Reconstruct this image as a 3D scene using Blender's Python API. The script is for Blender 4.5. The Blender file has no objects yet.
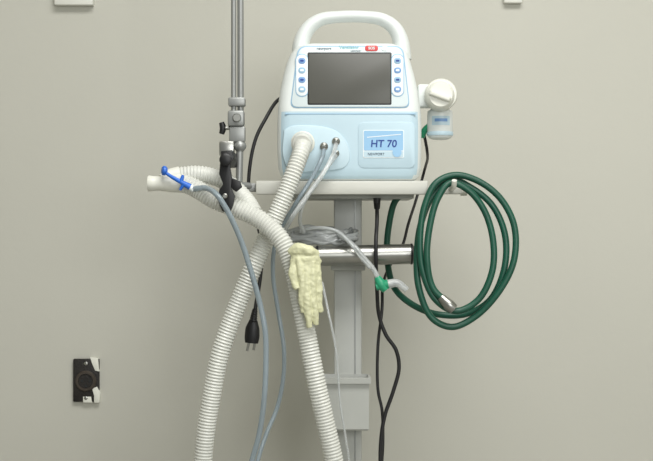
import bpy, bmesh, math, random
from mathutils import Vector, Matrix
random.seed(4)
scn=bpy.context.scene
scn.view_settings.view_transform='Standard'
D=2.2; S=576.0; ZC=0.93
WALLY=0.42
def W(px,py,y=0.0):
    k=(D+y)/D
    return Vector(((px-326.5)/S*k, y, ZC-(py-230.5)/S*k))
def lin(c):
    c=c/255.0
    return c/12.92 if c<=0.04045 else ((c+0.055)/1.055)**2.4
def mat(name,rgb,rough=0.5,metal=0.0,var=0.04,scale=25,bump=0.0,trans=0.0,spec=0.5,sub=0.0,bscale=None,coat=0.0):
    m=bpy.data.materials.new(name); m.use_nodes=True
    nt=m.node_tree; b=nt.nodes['Principled BSDF']
    col=[lin(c) for c in rgb]
    tc=nt.nodes.new('ShaderNodeTexCoord')
    n=nt.nodes.new('ShaderNodeTexNoise'); n.inputs['Scale'].default_value=scale; n.inputs['Detail'].default_value=4
    nt.links.new(tc.outputs['Object'],n.inputs['Vector'])
    r=nt.nodes.new('ShaderNodeValToRGB')
    r.color_ramp.elements[0].position=0.3; r.color_ramp.elements[1].position=0.7
    r.color_ramp.elements[0].color=[c*(1-var) for c in col]+[1]
    r.color_ramp.elements[1].color=[min(1,c*(1+var)) for c in col]+[1]
    nt.links.new(n.outputs['Fac'],r.inputs['Fac'])
    nt.links.new(r.outputs['Color'],b.inputs['Base Color'])
    b.inputs['Roughness'].default_value=rough; b.inputs['Metallic'].default_value=metal
    b.inputs['Specular IOR Level'].default_value=spec
    b.inputs['Transmission Weight'].default_value=trans
    b.inputs['Coat Weight'].default_value=coat
    if sub>0:
        b.inputs['Subsurface Weight'].default_value=sub; b.inputs['Subsurface Scale'].default_value=0.01
    if bump>0:
        n2=nt.nodes.new('ShaderNodeTexNoise'); n2.inputs['Scale'].default_value=bscale or scale*4; n2.inputs['Detail'].default_value=5
        nt.links.new(tc.outputs['Object'],n2.inputs['Vector'])
        bp=nt.nodes.new('ShaderNodeBump'); bp.inputs['Strength'].default_value=bump; bp.inputs['Distance'].default_value=0.003
        nt.links.new(n2.outputs['Fac'],bp.inputs['Height']); nt.links.new(bp.outputs['Normal'],b.inputs['Normal'])
    return m
M={}
M['wall']=mat('wall_paint',(195,194,184),0.75,var=0.025,scale=1.6,bump=0.10,bscale=60,spec=0.25)
M['floor']=mat('vinyl_floor',(150,148,140),0.5,var=0.08,scale=6)
M['ceil']=mat('ceiling_paint',(225,225,218),0.8)
M['house']=mat('housing_white',(222,227,225),0.38,var=0.01)
M['bezel']=mat('bezel_white',(208,219,221),0.4,var=0.01)
M['blue']=mat('panel_pale_blue',(186,209,220),0.4,var=0.015)
M['blue2']=mat('recess_blue',(191,213,223),0.4,var=0.015)
M['line']=mat('trim_blue',(144,180,206),0.5,var=0.02)
M['screen']=mat('lcd_glass',(84,84,79),0.35,var=0.03,scale=8,spec=0.3)
M['screenrim']=mat('lcd_rim',(28,30,32),0.5)
M['label']=mat('label_blue',(146,190,224),0.4,var=0.02)
M['navy']=mat('navy_ink',(24,62,140),0.5)
M['ink']=mat('dark_ink',(60,80,100),0.5)
M['red']=mat('red_ink',(200,60,60),0.5)
M['lteal']=mat('teal_ink',(110,180,190),0.5)
M['btn']=mat('button_face',(228,234,236),0.4,var=0.01)
M['btnb']=mat('button_blue',(110,150,200),0.4)
M['cream']=mat('knob_plastic',(222,222,212),0.35,var=0.015)
M['post']=mat('powder_coat_grey',(178,180,175),0.45,var=0.02)
M['shelf']=mat('shelf_coat',(196,196,188),0.4,var=0.02)
M['steel']=mat('brushed_steel',(165,165,160),0.33,1.0,var=0.05,scale=60)
M['alu']=mat('aluminium_tube',(150,152,150),0.42,0.5,var=0.04)
M['black']=mat('black_plastic',(16,16,18),0.45,var=0.1)
M['cable']=mat('black_rubber',(24,24,26),0.5,var=0.1)
M['hose']=mat('hose_white',(230,231,224),0.35,var=0.03,scale=40,trans=0.2)
M['green']=mat('green_rubber',(16,76,58),0.42,var=0.12,scale=30)
M['greenc']=mat('green_connector',(40,150,110),0.4)
M['clear']=mat('clear_pvc',(228,232,232),0.12,var=0.02,trans=0.6)
M['smoke']=mat('bluegrey_pvc',(172,186,194),0.2,var=0.03,trans=0.5)
M['latex']=mat('latex_cream',(226,226,188),0.42,var=0.05,scale=50,bump=0.3,bscale=70,trans=0.18)
M['bluec']=mat('blue_clip',(40,105,205),0.35)
M['outlet']=mat('scorched_bakelite',(30,26,23),0.6,var=0.4,scale=60,bump=0.4)
M['brown']=mat('brown_bakelite',(62,54,46),0.5,var=0.2,scale=60)
M['plaster']=mat('white_plaster',(226,226,216),0.7,var=0.05,bump=0.3)
M['wplate']=mat('white_plate',(222,222,214),0.5,var=0.01)

def empty(name,loc):
    e=bpy.data.objects.new(name,None); e.location=loc; e.empty_display_size=0.05
    scn.collection.objects.link(e); return e
def par(o,p):
    if p is not None:
        o.parent=p; o.matrix_parent_inverse=Matrix.Translation(-Vector(p.location))
    return o
def fin(bm,name,m,parent=None,smooth=True,ang=35):
    bmesh.ops.recalc_face_normals(bm,faces=bm.faces)
    me=bpy.data.meshes.new(name); bm.to_mesh(me); bm.free()
    if smooth:
        for p in me.polygons: p.use_smooth=True
        me.set_sharp_from_angle(angle=math.radians(ang))
    me.materials.append(m if not isinstance(m,str) else M[m])
    o=bpy.data.objects.new(name,me); scn.collection.objects.link(o)
    return par(o,parent)
def catmull(pts,step):
    P=[Vector(p) for p in pts]
    if len(P)==2:
        n=max(2,int((P[1]-P[0]).length/step)+1)
        return [P[0].lerp(P[1],i/(n-1)) for i in range(n)],[i/(n-1) for i in range(n)]
    Q=[P[0]*2-P[1]]+P+[P[-1]*2-P[-2]]
    dense=[];t=[]
    for i in range(1,len(Q)-2):
        a,b,c,d=Q[i-1:i+3]
        # centripetal
        def tj(ti,u,v): return ti+max((u-v).length,1e-6)**0.5
        t0=0;t1=tj(t0,a,b);t2=tj(t1,b,c);t3=tj(t2,c,d)
        for k in range(24):
            T=t1+(t2-t1)*k/24
            A1=a*((t1-T)/(t1-t0))+b*((T-t0)/(t1-t0))
            A2=b*((t2-T)/(t2-t1))+c*((T-t1)/(t2-t1))
            A3=c*((t3-T)/(t3-t2))+d*((T-t2)/(t3-t2))
            B1=A1*((t2-T)/(t2-t0))+A2*((T-t0)/(t2-t0))
            B2=A2*((t3-T)/(t3-t1))+A3*((T-t1)/(t3-t1))
            dense.append(B1*((t2-T)/(t2-t1))+B2*((T-t1)/(t2-t1))); t.append(i-1+k/24)
    dense.append(P[-1]); t.append(len(P)-1)
    L=[0]
    for i in range(1,len(dense)): L.append(L[-1]+(dense[i]-dense[i-1]).length)
    n=max(3,int(L[-1]/step)+1); out=[];ot=[];j=0
    for i in range(n):
        s=L[-1]*i/(n-1)
        while j<len(L)-2 and L[j+1]<s: j+=1
        f=(s-L[j])/max(L[j+1]-L[j],1e-9)
        out.append(dense[j].lerp(dense[j+1],f)); ot.append((t[j]+(t[j+1]-t[j])*f)/(len(P)-1))
    return out,ot
def sweep_bm(bm,pts,r,step=0.004,n=12,corr=None,squash=1.0):
    C,T=catmull(pts,step)
    rl=r if isinstance(r,(list,tuple)) else [r,r]
    def rad(t):
        x=t*(len(rl)-1); i=min(int(x),len(rl)-2); return rl[i]+(rl[i+1]-rl[i])*(x-i)
    up=None; rings=[]; s=0
    for i,c in enumerate(C):
        tan=(C[min(i+1,len(C)-1)]-C[max(i-1,0)]).normalized()
        if up is None:
            ref=Vector((0,1,0)) if abs(tan.y)<0.9 else Vector((0,0,1))
            up=(ref-tan*ref.dot(tan)).normalized()
        else:
            up=(up-tan*up.dot(tan)).normalized()
        side=tan.cross(up)
        if i: s+=(C[i]-C[i-1]).length
        rr=rad(T[i])
        if corr: rr*=1+corr[1]*math.cos(2*math.pi*s/corr[0])
        rings.append([bm.verts.new(c+up*math.cos(2*math.pi*k/n)*rr*squash+side*math.sin(2*math.pi*k/n)*rr) for k in range(n)])
    for a,b in zip(rings,rings[1:]):
        for k in range(n): bm.faces.new((a[k],a[(k+1)%n],b[(k+1)%n],b[k]))
    bm.faces.new(rings[0][::-1]); bm.faces.new(rings[-1])
def tube(name,pts,r,m,parent=None,**k):
    bm=bmesh.new(); sweep_bm(bm,pts,r,**k)
    return fin(bm,name,m,parent,ang=60 if k.get('corr') else 40)
def px(pts): return [W(*p) for p in pts]
def R(p): return p/S
def box3(name,x0,x1,y0,y1,z0,z1,m,parent=None,bev=0.002,seg=2):
    bm=bmesh.new(); bmesh.ops.create_cube(bm,size=1)
    for v in bm.verts:
        v.co=Vector(((x0+x1)/2+v.co.x*(x1-x0),(y0+y1)/2+v.co.y*(y1-y0),(z0+z1)/2+v.co.z*(z1-z0)))
    if bev>0: bmesh.ops.bevel(bm,geom=bm.edges[:],offset=bev,segments=seg,affect='EDGES',profile=0.5)
    return fin(bm,name,m,parent)
def box(name,px0,py0,px1,py1,y0,y1,m,parent=None,bev=0.002,seg=2):
    a=W(px0,py1,y0); b=W(px1,py0,y0)
    return box3(name,a.x,b.x,y0,y1,a.z,b.z,m,parent,bev,seg)
def rr_pts(x0,y0,x1,y1,r,n=6):
    out=[]
    for cx,cy,a0 in ((x1-r,y1-r,0),(x0+r,y1-r,90),(x0+r,y0+r,180),(x1-r,y0+r,270)):
        for k in range(n+1):
            a=math.radians(a0+90*k/n); out.append((cx+r*math.cos(a),cy+r*math.sin(a)))
    return out
# ventilator front surface depth
def yf(py):
    if py>=110: return 0.0
    if py>=50: return 0.016*(110-py)/60
    return 0.016+0.004*(50-py)/8
def plate(name,pts,off,th,m,parent,bev=0.0006,surf=yf):
    bm=bmesh.new()
    F=[];B=[]
    for x,y in pts:
        s=surf(y)
        v=W(x,y,s); F.append(bm.verts.new((v.x,s-off,v.z))); B.append(bm.verts.new((v.x,s-off+th,v.z)))
    bm.faces.new(F); bm.faces.new(B[::-1]); n=len(pts)
    for i in range(n): bm.faces.new((F[i],B[i],B[(i+1)%n],F[(i+1)%n]))
    if bev>0:
        bmesh.ops.recalc_face_normals(bm,faces=bm.faces)
        es=[e for e in bm.edges if all(v in F for v in e.verts)]
        bmesh.ops.bevel(bm,geom=es,offset=bev,segments=2,affect='EDGES',profile=0.5)
    return fin(bm,name,m,parent)
def text(name,s,x,y,size,m,parent,off=0.0016,dep=None,bold=0.0,shear=0.0,sp=1.0):
    cu=bpy.data.curves.new(name,'FONT'); cu.body=s; cu.size=size; cu.extrude=0.0002; cu.align_x='CENTER'; cu.align_y='CENTER'; cu.offset=bold; cu.shear=shear; cu.space_character=sp
    o=bpy.data.objects.new(name+'_t',cu); scn.collection.objects.link(o)
    bpy.context.view_layer.update()
    me=bpy.data.meshes.new_from_object(o.evaluated_get(bpy.context.evaluated_depsgraph_get()))
    bpy.data.objects.remove(o)
    d=yf(y) if dep is None else dep
    p=W(x,y,d)
    for v in me.vertices:
        v.co=Vector((p.x+v.co.x, d-off-v.co.z, p.z+v.co.y))
    me.materials.clear(); me.materials.append(M[m])
    t=bpy.data.objects.new(name,me); scn.collection.objects.link(t)
    return par(t,parent)
def lathe(name,prof,origin,axis,m,parent=None,n=32):
    bm=bmesh.new(); ax=Vector(axis).normalized()
    ref=Vector((0,0,1)) if abs(ax.z)<0.9 else Vector((1,0,0))
    u=(ref-ax*ref.dot(ax)).normalized(); w=ax.cross(u); o=Vector(origin)
    rings=[[bm.verts.new(o+ax*d+(u*math.cos(2*math.pi*k/n)+w*math.sin(2*math.pi*k/n))*max(r,1e-5)) for k in range(n)] for r,d in prof]
    for a,b in zip(rings,rings[1:]):
        for k in range(n): bm.faces.new((a[k],a[(k+1)%n],b[(k+1)%n],b[k]))
    bm.faces.new(rings[0][::-1]); bm.faces.new(rings[-1])
    return fin(bm,name,m,parent)

# ---------------- room ----------------
box3('wall_back',-2.4,2.4,WALLY,WALLY+0.1,0,2.7,'wall',bev=0)
box3('wall_left',-2.5,-2.4,-3.2,WALLY+0.1,0,2.7,'wall',bev=0)
box3('wall_right',2.4,2.5,-3.2,WALLY+0.1,0,2.7,'wall',bev=0)
box3('floor',-2.5,2.5,-3.2,WALLY+0.1,-0.08,0,'floor',bev=0)
box3('ceiling',-2.5,2.5,-3.2,WALLY+0.1,2.7,2.78,'ceil',bev=0)
box3('baseboard_back',-2.4,2.4,WALLY-0.014,WALLY,0,0.08,'wplate',bev=0.003)

# ---------------- cart ----------------
cart=empty('ventilator_cart',(0.04,0.11,0))
zs=W(0,181,0).z   # shelf top
p0=W(334,0,0.08).x; p1=W(362,0,0.08).x
box3('post',p0,p1,0.085,0.135,0.10,zs-0.012,'post',cart,0.004)
box3('post_groove',(p0+p1)/2+0.012,(p0+p1)/2+0.014,0.0835,0.0855,0.12,zs-0.03,'alu',cart,0)
a=W(276,0,-0.015).x; b=W(428,0,-0.015).x
box3('shelf_plate',a-0.035,b,-0.015,0.26,zs-0.008,zs,'shelf',cart,0.002)
box3('shelf_front_lip',a-0.035,b,-0.018,-0.010,zs-0.024,zs-0.001,'shelf',cart,0.003)
box3('shelf_under_channel',a+0.02,b-0.02,0.04,0.18,zs-0.030,zs-0.008,'post',cart,0.003)
c=W(464,0,0).x
box3('side_bracket',b-0.02,c,0.02,0.045,zs-0.022,zs-0.008,'shelf',cart,0.003)
lathe('bracket_end',[(0.006,0),(0.011,0.002),(0.011,0.012),(0.004,0.014)],(c-0.004,0.032,zs-0.014),(1,0,0),'cream',cart)
tube('hanger_hook',[(c-0.02,0.032,zs-0.012),(c-0.022,-0.02,zs-0.012),(c-0.022,-0.045,zs-0.010),(c-0.022,-0.052,zs-0.001)],0.0045,'cream',cart)
l=W(247,0,0).x
box3('arm_bracket',l-0.006,a-0.03,0.0,0.03,zs-0.018,zs-0.004,'alu',cart,0.002)
tube('tray_rail',px([(318,256,0.02),(411,254,0.02)]),R(10.2),'steel',cart,n=28,step=0.02)
lathe('tray_rail_cap',[(R(10.6),0),(R(10.8),0.003),(R(8),0.006),(0.001,0.006)],W(410.5,254,0.02),(1,0,0),'black',cart)
lathe('tray_rail_cap_b',[(R(10.6),0),(R(10.8),0.003),(R(8),0.006),(0.001,0.006)],W(318.5,256,0.02),(-1,0,0),'black',cart)
q0=W(320,246,0.02);q1=W(408,246,0.02)
box3('tray_plate',q0.x-0.06,q1.x,0.02,0.2,q0.z-0.008,q0.z-0.003,'steel',cart,0.001)
box3('tray_clamp',p0-0.006,p1+0.006,0.07,0.15,q0.z-0.045,q0.z-0.008,'post',cart,0.003)
def bin_():
    bm=bmesh.new()
    x0,x1=W(323,0,0.03).x,W(369,0,0.03).x
    zt=W(0,383,0.03).z; zb=W(0,431,0.03).z
    def ring(ins,z,yy0,yy1): return [bm.verts.new(v) for v in ((x0+ins,yy0+ins,z),(x1-ins,yy0+ins,z),(x1-ins,yy1-ins,z),(x0+ins,yy1-ins,z))]
    r=[ring(0.002,zb,0.032,0.0845),ring(0,zb+0.003,0.03,0.0845),ring(0,zt,0.024,0.0845),ring(-0.003,zt,0.021,0.0865),ring(-0.003,zt+0.009,0.020,0.0865),ring(0.001,zt+0.010,0.024,0.0835),ring(0.002,zb+0.006,0.034,0.0835)]
    for A,B in zip(r,r[1:]):
        for k in range(4): bm.faces.new((A[k],A[(k+1)%4],B[(k+1)%4],B[k]))
    bm.faces.new(r[0]); bm.faces.new(r[-1])
    fin(bm,'accessory_bin','post',cart,ang=20)
bin_()
cxp=(p0+p1)/2
lathe('base_hub',[(0.06,0),(0.065,0.01),(0.06,0.035),(0.04,0.05)],(cxp,0.11,0.07),(0,0,1),'post',cart)
for i in range(5):
    an=math.radians(90+72*i+36); d=Vector((math.cos(an),math.sin(an),0)); o=Vector((cxp,0.11,0.09))
    tip=o+d*0.245
    tube(f'base_leg_{i+1}',[o,o+d*0.15+Vector((0,0,-0.004)),tip+Vector((0,0,-0.01))],[0.02,0.017,0.014],'post',cart,step=0.02)
    tube(f'caster_stem_{i+1}',[tip+Vector((0,0,-0.01)),tip+Vector((0,0,-0.04))],0.007,'steel',cart,step=0.01)
    s=Vector((-d.y,d.x,0))
    lathe(f'caster_wheel_{i+1}',[(0.02,0),(0.029,0.003),(0.03,0.01),(0.03,0.016),(0.029,0.023),(0.02,0.026)],Vector((tip.x,tip.y,0.03))-s*0.013,s,'black',cart)

# ---------------- ventilator ----------------
vent=empty('medical_ventilator',(W(350,180,0).x,0.1,zs))
def body():
    bm=bmesh.new()
    rows=[(180.5,287,413,0.012,0.17,0.012),(179,283,417,0.006,0.178,0.018),(175,280,420,0.002,0.18,0.022),(168,278,421.5,0,0.182,0.024),(150,277,422,0,0.184,0.024),
      (125,277,422,0,0.184,0.024),(112,277.5,421.5,0.0,0.184,0.024),(104,278,420.5,yf(104),0.184,0.024),(90,279.5,418.5,yf(90),0.182,0.024),(75,282.5,415.5,yf(75),0.18,0.024),
      (62,286,412,yf(62),0.176,0.024),(52,290,409,yf(52),0.17,0.024),(47,294,405,yf(47)+0.001,0.165,0.022),(43.5,300,400,0.024,0.16,0.018),(41.5,308,394,0.032,0.15,0.012)]
    rings=[]
    for py,xl,xr,y0,y1,r in rows:
        A=W(xl,py,0.01);B=W(xr,py,0.01)
        rings.append([bm.verts.new((x,y,A.z)) for x,y in rr_pts(A.x,y0,B.x,y1,r,6)])
    n=len(rings[0])
    for a_,b_ in zip(rings,rings[1:]):
        for k in range(n): bm.faces.new((a_[k],a_[(k+1)%n],b_[(k+1)%n],b_[k]))
    bm.faces.new(rings[0]); bm.faces.new(rings[-1])
    o=fin(bm,'housing','house',vent,ang=50)
    o.data.materials.append(M['blue'])
    zb=W(0,111,0.01).z
    for p in o.data.polygons:
        if p.center.z<zb and p.center.y<0.006: p.material_index=1
    return o
body()
for i,(fx,fy) in enumerate(((292,0.03),(408,0.03),(292,0.15),(408,0.15))):
    x=W(fx,0,0.01).x
    lathe(f'foot_{i+1}',[(0.008,0),(0.009,0.001),(0.009,0.004)],(x,fy,zs),(0,0,1),'black',vent)
tube('carry_handle',px([(301,62,0.07),(301,44,0.07),(308,29,0.07),(320,20,0.07),(338,17,0.07),(366,17,0.07),(383,20,0.07),(395,29,0.07),(401,43,0.07),(402,60,0.07)]),
     [R(10),R(8.5),R(7.5),R(6.6),R(6),R(6),R(6.6),R(7.5),R(8.5),R(10)],'house',vent,n=20,squash=1.6)
def bez(g):
    tl=(299-g,47-g);tr=(402+g,47-g);br=(409+g,107+g*.8);bl=(291-g,107+g*.8)
    def corner(p,a,b,r):
        p=Vector(p);u=(Vector(a)-p).normalized();v=(Vector(b)-p).normalized()
        s=p+u*r;e=p+v*r
        return [tuple(s*(1-t)**2+p*2*t*(1-t)+e*t*t) for t in [i/6 for i in range(7)]]
    return corner(tl,bl,tr,9)+corner(tr,tl,br,9)+corner(br,tr,bl,7)+corner(bl,br,tl,7)
plate('bezel_trim',bez(1.1),0.0012,0.004,'line',vent)
plate('bezel',bez(0),0.0022,0.004,'bezel',vent)
plate('screen_surround',rr_pts(307.5,52.5,391.5,105,1.5),0.0028,0.003,'screenrim',vent)
plate('screen',rr_pts(309,54,390,103.7,1),0.0032,0.003,'screen',vent,bev=0.0002)
for side,x in (('left',302),('right',397.5)):
    plate(f'keypad_{side}_outline',rr_pts(x-6.6,54,x+6.6,97,6),0.0028,0.003,'line',vent,bev=0.0003)
    plate(f'keypad_{side}',rr_pts(x-5.8,55,x+5.8,96,5.4),0.0033,0.003,'btn',vent,bev=0.0003)
    for k,y in enumerate((61,70.5,80,89.5)):
        plate(f'button_{side}_{k+1}',rr_pts(x-3.6,y-3,x+3.6,y+3,2.8),0.0042,0.002,'btnb' if (k+(side=='left'))%2 else 'line',vent,bev=0.0002)
        plate(f'button_{side}_{k+1}_icon',rr_pts(x-1.8,y-1,x+1.8,y+1,0.8),0.0045,0.002,'btn' if (k)%2 else 'navy',vent,bev=0)
text('brand_text','newport',324,48.8,0.0075,'ink',vent,0.0026)
text('title_text','Ventilator',349,47.8,0.0085,'lteal',vent,0.0026,bold=0.0001)
text('title_text_b','NEWPORT',356,51.2,0.004,'ink',vent,0.0026)
plate('red_badge',rr_pts(365,45.8,378,51.2,2.2),0.0030,0.002,'red',vent,bev=0.0001)
text('red_badge_text','SOS',371.5,48.5,0.0065,'btn',vent,0.0034,bold=0.0002)
plate('warning_lamp',rr_pts(381.5,46.5,388,51,2),0.0030,0.002,'btn',vent,bev=0.0001)
def poly_smooth(pts,k=5):
    C,_=catmull([Vector((p[0],p[1],0)) for p in pts+[pts[0]]],3.0)
    return [(c.x,c.y) for c in C[:-1]]
plate('lower_relief',rr_pts(358,122,415,168,6),0.0010,0.004,'blue',vent,bev=0.0008)
plate('port_relief',poly_smooth([(284,130),(292,126),(318,126),(336,131),(346,141),(350,157),(345,167),(320,171),(290,170),(283,156)]),0.0022,0.006,'blue2',vent,bev=0.0018)
plate('groove_line',[(285,113.5),(416,113.5),(416,114.3),(285,114.3)],0.0006,0.002,'line',vent,bev=0)
lathe('outlet_port',[(R(12),0),(R(12),0.004),(R(10),0.006),(R(9.4),0.022),(R(9.4),0.03)],W(303,143,0.0),(-0.12,-1,-0.15),'cream',vent)
lathe('sensor_port_1',[(R(4),0),(R(4),0.004),(R(2.2),0.006),(R(2.0),0.016)],W(324,146,-0.001),(0,-1,-0.3),'steel',vent)
lathe('sensor_port_2',[(R(4),0),(R(4),0.004),(R(2.2),0.006),(R(2.0),0.016)],W(336,141,-0.001),(0,-1,-0.3),'steel',vent)
lathe('sensor_port_3',[(R(3.4),0),(R(3.4),0.004),(R(2),0.006),(R(1.6),0.012)],W(336,153,-0.001),(0,-1,-0.3),'steel',vent)
plate('label_border',rr_pts(363,130,404,158,1.5),0.0016,0.002,'btn',vent,bev=0)
plate('label',rr_pts(363.8,130.8,403.2,150.5,1),0.0020,0.002,'label',vent,bev=0)
plate('label_lower',rr_pts(363.8,151.3,403.2,157.3,1),0.0020,0.002,'blue',vent,bev=0)
text('label_text','HT 70',383.5,144,0.0175,'navy',vent,0.0024,bold=0.0003,shear=0.08)
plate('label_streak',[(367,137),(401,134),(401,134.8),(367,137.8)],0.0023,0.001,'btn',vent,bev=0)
text('label_small','NEWPORT',376,154.3,0.006,'ink',vent,0.0024)
lathe('label_seal',[(R(4.5),0),(R(4.5),0.0006)],W(397,152.5,-0.0022),(0,-1,0),'label',vent)

# ---------------- oxygen blender on the side ----------------
bl=empty('oxygen_blender',W(440,110,0.05))
yb=0.05
box('mount_arm',418,84,436,107,yb,yb+0.03,'house',bl,0.004,3)
lathe('dial_base',[(R(15.5),0),(R(16.5),0.004),(R(16.5),0.022),(R(15.5),0.025)],W(440,96,yb+0.005),(0,-1,0),'cream',bl)
lathe('dial_knob',[(R(14.5),0),(R(14.5),0.006),(R(13.2),0.014),(R(11.5),0.017)],W(440,96,yb-0.02),(0,-1,0),'cream',bl)
def ridge():
    bm=bmesh.new(); bmesh.ops.create_cube(bm,size=1)
    c=W(440,96,yb-0.039)
    rot=Matrix.Rotation(math.radians(20),4,'Y')
    for v in bm.verts:
        w=Vector((v.co.x*0.043*(1-0.15*(v.co.y<0)),v.co.y*0.013,v.co.z*0.012*(1-0.25*(v.co.y<0)))); v.co=rot@w+c
    bmesh.ops.bevel(bm,geom=bm.edges[:],offset=0.003,segments=3,affect='EDGES',profile=0.5)
    fin(bm,'dial_grip','cream',bl)
ridge()
lathe('blender_body',[(R(9),0),(R(12.8),0.004),(R(13.2),0.012),(R(13.2),0.046),(R(11.5),0.052),(R(7),0.055)],W(440,109,yb+0.02),(0,0,-1),'house',bl)
lathe('blender_collar',[(R(13.4),0),(R(13.7),0.002),(R(13.7),0.005),(R(13.4),0.007)],W(440,132,yb+0.02),(0,0,-1),'blue',bl)
def bent(name,x0,y0,x1,y1,m,rad,cx):
    bm=bmesh.new(); c=W(cx,0,yb+0.02); g=[]
    for y in (y0,y1):
        g.append([bm.verts.new((c.x+rad*math.sin(a),c.y-rad*math.cos(a),W(0,y,yb+0.02).z)) for a in [x0+(x1-x0)*i/10 for i in range(11)]])
    for k in range(10): bm.faces.new((g[0][k],g[0][k+1],g[1][k+1],g[1][k]))
    fin(bm,name,m,bl)
bent('blender_label',-0.75,117,0.75,126,'blue',R(13.4),440)
bent('blender_label_line',-0.5,119.5,0.5,122.5,'btnb',R(13.6),440)
tube('inlet_elbow',px([(432,124,0.07),(425,130,0.08),(422,136,0.09)]),R(3.4),'greenc',bl)

# ---------------- support arm ----------------
arm=empty('circuit_support_arm',W(234,180,0.0))
ya=-0.02
tube('arm_tube_1',px([(233.6,128,ya),(233.8,-420,ya)]),R(2.6),'alu',arm,step=0.1,n=16)
tube('arm_tube_2',px([(240.6,122,ya+0.004),(240.2,-420,ya+0.004)]),R(3.2),'alu',arm,step=0.1,n=16)
box('arm_top_joint',228,-432,246,-410,ya-0.012,ya+0.014,'alu',arm,0.004)
box('collar',228,97,245,106,ya-0.010,ya+0.012,'alu',arm,0.003)
box('joint_block',227.5,110,244,126,ya-0.012,ya+0.012,'alu',arm,0.004)
lathe('joint_screw',[(R(4),0),(R(4.4),0.003),(R(3.5),0.006)],W(237,118,ya-0.011),(0,-1,0),'steel',arm)
tube('wing_stem',px([(230,128,ya),(222,128,ya)]),R(2),'steel',arm)
tube('wing_knob',px([(221.5,122.5,ya),(223,128,ya),(221.5,134,ya)]),[R(2.6),R(3.4),R(2.6)],'black',arm)
box('swivel_block',229,126,245,142,ya-0.008,ya+0.010,'alu',arm,0.003)
lathe('swivel_ball',[(0.001,-R(6)),(R(4),-R(5)),(R(6),-R(2)),(R(6.5),0),(R(6),R(2)),(R(4),R(5)),(0.001,R(6))],W(240,146,ya),(0,0,1),'alu',arm)
tube('swivel_rod',px([(240,146,ya),(239,182,ya)]),R(3.5),'alu',arm)
box('cross_clamp',219,141,234,156,ya-0.01,ya+0.012,'steel',arm,0.003)
def prism(name,pts,y0,y1,m,parent,bev=0.0012):
    bm=bmesh.new()
    F=[bm.verts.new(W(x,y,y0)) for x,y in pts]; B=[bm.verts.new(W(x,y,y0)+Vector((0,y1-y0,0))) for x,y in pts]
    bm.faces.new(F); bm.faces.new(B[::-1]); n=len(pts)
    for i in range(n): bm.faces.new((F[i],B[i],B[(i+1)%n],F[(i+1)%n]))
    bmesh.ops.recalc_face_normals(bm,faces=bm.faces)
    bmesh.ops.bevel(bm,geom=bm.edges[:],offset=bev,segments=2,affect='EDGES',profile=0.5)
    return fin(bm,name,m,parent)
prism('black_clamp_front',[(223,153),(231,151),(234,158),(230,167),(232,178),(231,188),(235,196),(233,206),(229,214),(222,211),(218,201),(219,190),(223,184),(219,174),(220,163)],-0.126,-0.116,'black',arm)
prism('black_clamp_top',[(221,151),(232,150),(234,158),(231,165),(221,165)],-0.118,ya+0.006,'black',arm)
prism('black_clamp_side',[(232,178),(240,181),(242,187),(236,192),(231,188)],-0.122,-0.112,'black',arm)
lathe('clamp_thumbscrew',[(R(5.5),0),(R(6),0.002),(R(6),0.008),(R(4),0.01)],W(226,160,-0.126),(0,-1,0),'black',arm,n=14)
lathe('clamp_pivot',[(R(2.4),0),(R(2.4),0.003),(R(1.6),0.004)],W(225,196,-0.126),(0,-1,0),'steel',arm)
tube('clamp_bar',px([(230,184,ya),(256,187,0.012)]),R(3.6),'alu',arm)

# ---------------- corrugated hose ----------------
COR=dict(step=0.00135,n=20,corr=(0.0054,0.065))
ch=empty('corrugated_breathing_hose',W(262,245,-0.05))
path=px([(303,143,-0.02),(302,149,-0.045),(296,166,-0.06),(287,190,-0.065),(275,218,-0.065),(260,252,-0.065),(245,287,-0.065),(231,322,-0.065),(220,355,-0.065),(211,400,-0.06),(205,440,-0.055),(203,480,-0.05),(212,535,-0.05),(245,572,-0.05),(290,570,-0.06),(325,540,-0.08),(338,500,-0.095),
 (334,461,-0.105),(326,425,-0.11),(317,385,-0.115),(308,340,-0.115),(300,300,-0.115),(293,268,-0.112),(281,240,-0.108),(262,221,-0.10),(238,209,-0.095),(215,200,-0.09),(197,189,-0.082),(183,183,-0.08)])
tube('hose_limb',path,[R(8.2)]*2+[R(8.7)]*9,'hose',ch,**COR)
tube('hose_stub',px([(176,176,-0.066),(196,174,-0.066),(214,177,-0.066),(232,186,-0.07),(246,200,-0.08),(254,213,-0.094)]),R(8.0),'hose',ch,**COR)
lathe('wye_mouth',[(R(7.2),0),(R(7.8),0.002),(R(7.2),0.010),(R(6.8),0.020),(R(7.5),0.024),(R(7.5),0.03),(R(8.6),0.036),(R(8.8),0.062)],W(148,183.5,-0.078),(1,0.0,0.0),'cream',ch)
tube('wye_branch',px([(163,181,-0.076),(170,177,-0.07),(180,175,-0.067)]),[R(7),R(8),R(8.6)],'cream',ch)
lathe('machine_cuff',[(R(9.2),0),(R(9.8),0.002),(R(9.8),0.018),(R(9.2),0.02)],W(303,141.5,-0.022),(-0.1,-1,-0.35),'hose',ch)

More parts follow.
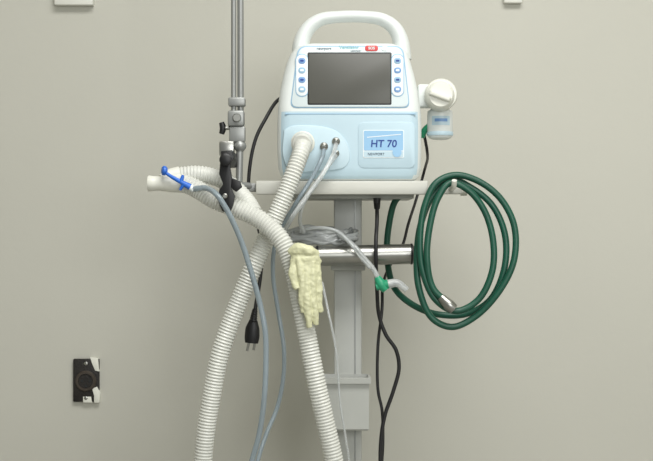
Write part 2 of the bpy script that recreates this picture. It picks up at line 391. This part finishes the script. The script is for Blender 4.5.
bc=empty('blue_tube_connector',W(172,178,-0.10))
tube('clip_bar',px([(163,171,-0.10),(172,177,-0.103),(181,182,-0.103),(190,187,-0.10)]),[R(1.5),R(1.8),R(2.2),R(3.2)],'bluec',bc,n=14)
lathe('clip_cap',[(R(3),0),(R(4.6),0.003),(R(4.6),0.007),(R(3),0.009)],W(167,171,-0.098),(-0.9,-0.3,0.1),'bluec',bc)
tube('clip_wing_1',px([(181,182,-0.103),(183,175,-0.104)]),[R(2.4),R(1.3)],'bluec',bc)
tube('clip_wing_2',px([(184,184,-0.103),(180,190,-0.102)]),[R(2),R(1.2)],'bluec',bc)
tube('clip_ring',px([(190,187,-0.10),(194,190,-0.10)]),R(3),'btn',bc)

tube('sensor_tubing',px([(193,189,-0.10),(205,188,-0.112),(217,195,-0.140),(228,212,-0.140),(240,238,-0.13),(250,268,-0.12),(259,300,-0.11),(265,330,-0.11),(266,358,-0.11),(264,400,-0.11),(259,435,-0.10),(250,470,-0.09),(246,520,-0.09)]),R(2.7),'smoke')
tube('sensor_tubing',px([(324,150,-0.014),(322,158,-0.03),(312,178,-0.04),(298,200,-0.045),(285,222,-0.03),(275,245,-0.02),(273,275,-0.015),(278,310,-0.015),(284,350,-0.02),(283,380,-0.02),(277,408,-0.02),(266,435,-0.03),(257,465,-0.04),(252,520,-0.05)]),R(2.2),'smoke')
tube('clear_tubing',px([(336,144,-0.014),(333,155,-0.03),(322,175,-0.05),(307,196,-0.06),(293,216,-0.06),(284,232,-0.03)]),R(2.3),'clear')
tube('clear_tubing',px([(336,156,-0.012),(330,164,-0.025),(316,183,-0.035),(303,205,-0.035),(300,222,-0.01),(304,232,0.01)]),R(1.9),'clear')

# coiled clear tubing resting on the tray
pts=[]
for k in range(96):
    a_=2*math.pi*k/12; t=k/95
    rx=0.062*(0.86+0.14*math.sin(k*1.7)) ; cx=W(324,0,0.06)
    v=Vector((cx.x-0.003+0.006*math.sin(k*0.9)+rx*math.cos(a_), 0.068+0.042*math.sin(a_), W(0,246,0.02).z+0.010+t*0.017+0.005*math.sin(a_)+0.004*math.sin(k*2.3)))
    pts.append(v)
tube('coiled_clear_tubing',pts,R(2.5),'clear',n=10)
dl=empty('suction_tubing',W(380,285,-0.02))
tube('line_1',px([(338,234,0.03),(347,240,-0.0),(356,248,-0.018),(365,259,-0.02),(374,270,-0.02),(380,282,-0.02)]),R(2.4),'clear',dl)
tube('line_2',px([(300,231,0.03),(318,228,0.01),(336,231,0.0),(350,243,-0.015),(360,256,-0.02),(370,268,-0.022)]),R(2.0),'clear',dl)
tube('connector_green',px([(377,277,-0.02),(381,284,-0.02),(386,290,-0.02)]),[R(3.2),R(5.6),R(4)],'greenc',dl)
tube('connector_tee',px([(376,287,-0.02),(388,284,-0.02)]),[R(3.5),R(4.8)],'greenc',dl)
tube('connector_sleeve',px([(388,284,-0.02),(397,283,-0.02),(407,290,-0.02)]),[R(4.6),R(4),R(3)],'clear',dl)
tube('thin_line',px([(322,282,-0.01),(328,310,-0.02),(336,350,-0.02),(340,400,-0.015),(346,440,-0.01),(352,480,0.0)]),R(1.2),'clear',dl)

# ---------------- glove (limp, fingers hanging together) ----------------
def glove():
    bm=bmesh.new(); y=-0.140
    def S_(pts,r,sq): sweep_bm(bm,px(pts),[R(v) for v in r],step=0.003,n=14,squash=sq)
    S_([(291,253,y+0.004),(298,249,y-0.003),(308,251,y-0.003),(317,255,y+0.006)],[5,6,6,4],0.9)
    S_([(293,256,y+0.006),(303,259,y-0.003),(313,258,y),(319,263,y+0.008)],[4,5,5,4],0.8)
    S_([(303,250,y-0.001),(304,262,y),(306,276,y),(308,292,y)],[11,13,12.5,8.5],0.42)
    S_([(298,258,y-0.005),(301,272,y-0.006),(303,288,y-0.005),(302,300,y-0.003),(304,312,y-0.002)],[3,3.6,4,3.8,2.6],0.9)
    S_([(306,262,y-0.004),(306,280,y-0.006),(307,298,y-0.006),(308,314,y-0.004),(310,328,y-0.003)],[2.8,3.6,4.1,3.7,2.6],0.9)
    S_([(313,262,y-0.003),(312,280,y-0.004),(313,298,y-0.001),(315,312,y),(316,325,y+0.003)],[3,3.8,4,3.7,2.6],0.9)
    S_([(317,262,y+0.003),(318,278,y+0.003),(319,292,y+0.004),(319,304,y+0.006),(321,312,y+0.007)],[3,3.6,3.6,3.3,2.4],0.9)
    S_([(297,260,y+0.001),(293,270,y-0.003),(294,281,y-0.004),(297,289,y-0.006)],[4.4,4.2,3.6,2.6],0.8)
    o=fin(bm,'latex_glove','latex',None)
    m=o.modifiers.new('r','REMESH'); m.mode='VOXEL'; m.voxel_size=0.0011; m.use_smooth_shade=True
    m=o.modifiers.new('s','SMOOTH'); m.iterations=2
    tx=bpy.data.textures.new('w','CLOUDS'); tx.noise_scale=0.011
    m=o.modifiers.new('d','DISPLACE'); m.texture=tx; m.strength=0.0036; m.mid_level=0.5
glove()

# ---------------- cables ----------------
pc=empty('power_cord',W(255,280,0.0))
tube('cord',px([(284,96,0.14),(276,102,0.12),(266,118,0.10),(256,138,0.09),(250,165,0.085),(249,192,0.085),(257,222,0.06),(262,250,0.02),(260,280,0.0),(256,304,-0.01),(254,318,-0.01)]),R(1.9),'cable',pc)
tube('plug_relief',px([(255,309,-0.01),(253,322,-0.01)]),[R(2.6),R(4)],'black',pc,corr=(0.004,0.12),step=0.001)
tube('plug_body',px([(253.5,320,-0.01),(252.5,328,-0.01),(252,337,-0.01),(251.5,343,-0.01)]),[R(4),R(7),R(7.6),R(6.6)],'black',pc,squash=0.6,n=16)
tube('plug_pin_1',px([(249,342,-0.01),(247,351,-0.01)]),R(1.3),'steel',pc)
tube('plug_pin_2',px([(255,342,-0.01),(253.5,350,-0.01)]),R(1.3),'steel',pc)
mc=empty('mains_cable',W(380,300,0.05))
tube('strain_relief',px([(377,198,0.03),(377,209,0.03)]),[R(4),R(3)],'black',mc,n=14)
tube('cable_run',px([(377,200,0.03),(377,222,0.012),(376,240,-0.012),(376,265,-0.01),(377,290,0.03),(379,315,0.05),(386,335,0.05),(396,350,0.05),(399,368,0.05),(393,392,0.05),(385,415,0.05),(381,440,0.05),(381,480,0.05),(395,600,0.05),(440,700,0.05)]),R(2.0),'cable',mc)
tube('data_cable',px([(424,134,0.10),(427,150,0.11),(424,172,0.29),(416,200,0.28),(408,225,0.22),(403,244,0.215),(392,262,0.18),(383,285,0.10),(382,310,0.07),(378,345,0.065),(378,390,0.065),(382,410,0.065),(383,440,0.065),(381,490,0.065),(390,600,0.065)]),R(1.6),'cable')

# ---------------- green hose ----------------
gp=[(408,192,0.06),(396,200,0.07),(389,225,0.08),(387,255,0.085),(393,285,0.07),(410,303,0.03),(436,314,0.0),(466,314,-0.01),(490,300,-0.02),(504,270,-0.025),(505,235,-0.02),(492,205,-0.015),(470,187,-0.012),(452,180,-0.01),
 (434,194,-0.015),(422,220,-0.02),(417,252,-0.025),(419,288,-0.03),(432,318,-0.03),(452,327,-0.03),(476,316,-0.03),(500,290,-0.035),(514,260,-0.035),(514,225,-0.03),(500,198,-0.025),(478,181,-0.02),(455,175,-0.02),
 (436,183,-0.025),(425,205,-0.03),(420,238,-0.035),(423,272,-0.04),(436,300,-0.04),(456,311,-0.04),(478,300,-0.04),(492,272,-0.04),(493,240,-0.035),(484,210,-0.03),(468,190,-0.03),(450,183,-0.03),
 (438,198,-0.035),(430,225,-0.04),(427,258,-0.045),(433,288,-0.045),(450,305,-0.05)]
oh=empty('oxygen_supply_hose',W(465,250,-0.02))
tube('hose_coil',px(gp),R(3.3),'green',oh,n=14)
tube('hose_fitting',px([(441,297,-0.047),(449,305,-0.05),(454,309,-0.05)]),[R(4),R(6),R(5)],'steel',oh,n=16)

# ---------------- wall fittings ----------------
ow=empty('wall_outlet',W(86,380,WALLY))
yw=WALLY
box('outlet_plate',73,359,99,402,yw-0.010,yw-0.0005,'outlet',ow,0.002)
lathe('socket_ring',[(R(12.5),0),(R(12.5),0.003),(R(11),0.006),(R(9),0.006),(R(8.4),0.002)],W(86,381,yw-0.009),(0,-1,0),'brown',ow)
lathe('socket_well',[(R(8.6),0),(R(8.6),0.0035)],W(86,381,yw-0.009),(0,-1,0),'outlet',ow)
for i,(x,y) in enumerate(((82,381),(90,381),(86,386))):
    lathe(f'socket_hole_{i+1}',[(R(1.6),0),(R(1.6),0.0008)],W(x,y,yw-0.0128),(0,-1,0),'screenrim',ow,n=12)
for i,(x,y) in enumerate(((86,363.5),(86,398))):
    lathe(f'plate_screw_{i+1}',[(R(2.2),0),(R(2.2),0.002),(R(1),0.003)],W(x,y,yw-0.010),(0,-1,0),'steel',ow,n=14)
def chip(name,pts):
    plate(name,pts,0.0115,0.011,'plaster',ow,bev=0.0008,surf=lambda p:WALLY)
chip('chip_1',[(91,357),(99,358),(100,371),(96,370),(93,363)])
chip('chip_2',[(93,388),(98,386),(101,392),(100,402),(95,402),(95,395)])
chip('chip_3',[(84,396),(92,396),(93,402),(84,402)])
def conduit(n,x0,x1,ye,d):
    e=empty(n,W((x0+x1)/2,ye,WALLY))
    A=W(x0,ye,yw-d);B=W(x1,ye,yw-d)
    box3('channel',A.x+0.003,B.x-0.003,yw-d,yw-0.0005,A.z+0.004,2.6995,'wplate',e,0.002)
    box3('channel_end',A.x,B.x,yw-d-0.003,yw-0.0004,A.z,A.z+0.03,'wplate',e,0.002)
conduit('wall_conduit',54.5,93,5,0.016)
conduit('wall_conduit',504,522,3,0.012)

# ---------------- lights ----------------
def area(name,loc,sx,sy,power,target,col=(1,1,1)):
    L=bpy.data.lights.new(name,'AREA'); L.shape='RECTANGLE'; L.size=sx; L.size_y=sy; L.energy=power; L.color=col
    o=bpy.data.objects.new(name,L); o.location=loc
    d=Vector(target)-Vector(loc); o.rotation_euler=d.to_track_quat('-Z','Y').to_euler()
    scn.collection.objects.link(o)
area('ceiling_light',(0.35,-1.3,2.66),1.6,0.9,56,(0.35,-1.3,0),(1,0.99,0.97))
area('front_fill_light',(0.9,-3.1,1.5),1.4,1.1,34,(0.15,0.4,1.15),(0.99,1.0,0.99))  # added frontal fill lamp behind the camera; no window is modelled there
w=bpy.data.worlds.new('room_ambient'); scn.world=w; w.use_nodes=True
w.node_tree.nodes['Background'].inputs[0].default_value=(0.92,0.95,0.92,1); w.node_tree.nodes['Background'].inputs[1].default_value=0.3

cam=bpy.data.cameras.new('camera'); co=bpy.data.objects.new('camera',cam); scn.collection.objects.link(co)
co.location=(0,-D,ZC); co.rotation_euler=(math.radians(90),0,0)
cam.lens=S*D/653*36; cam.sensor_width=36; cam.clip_start=0.05
scn.camera=co
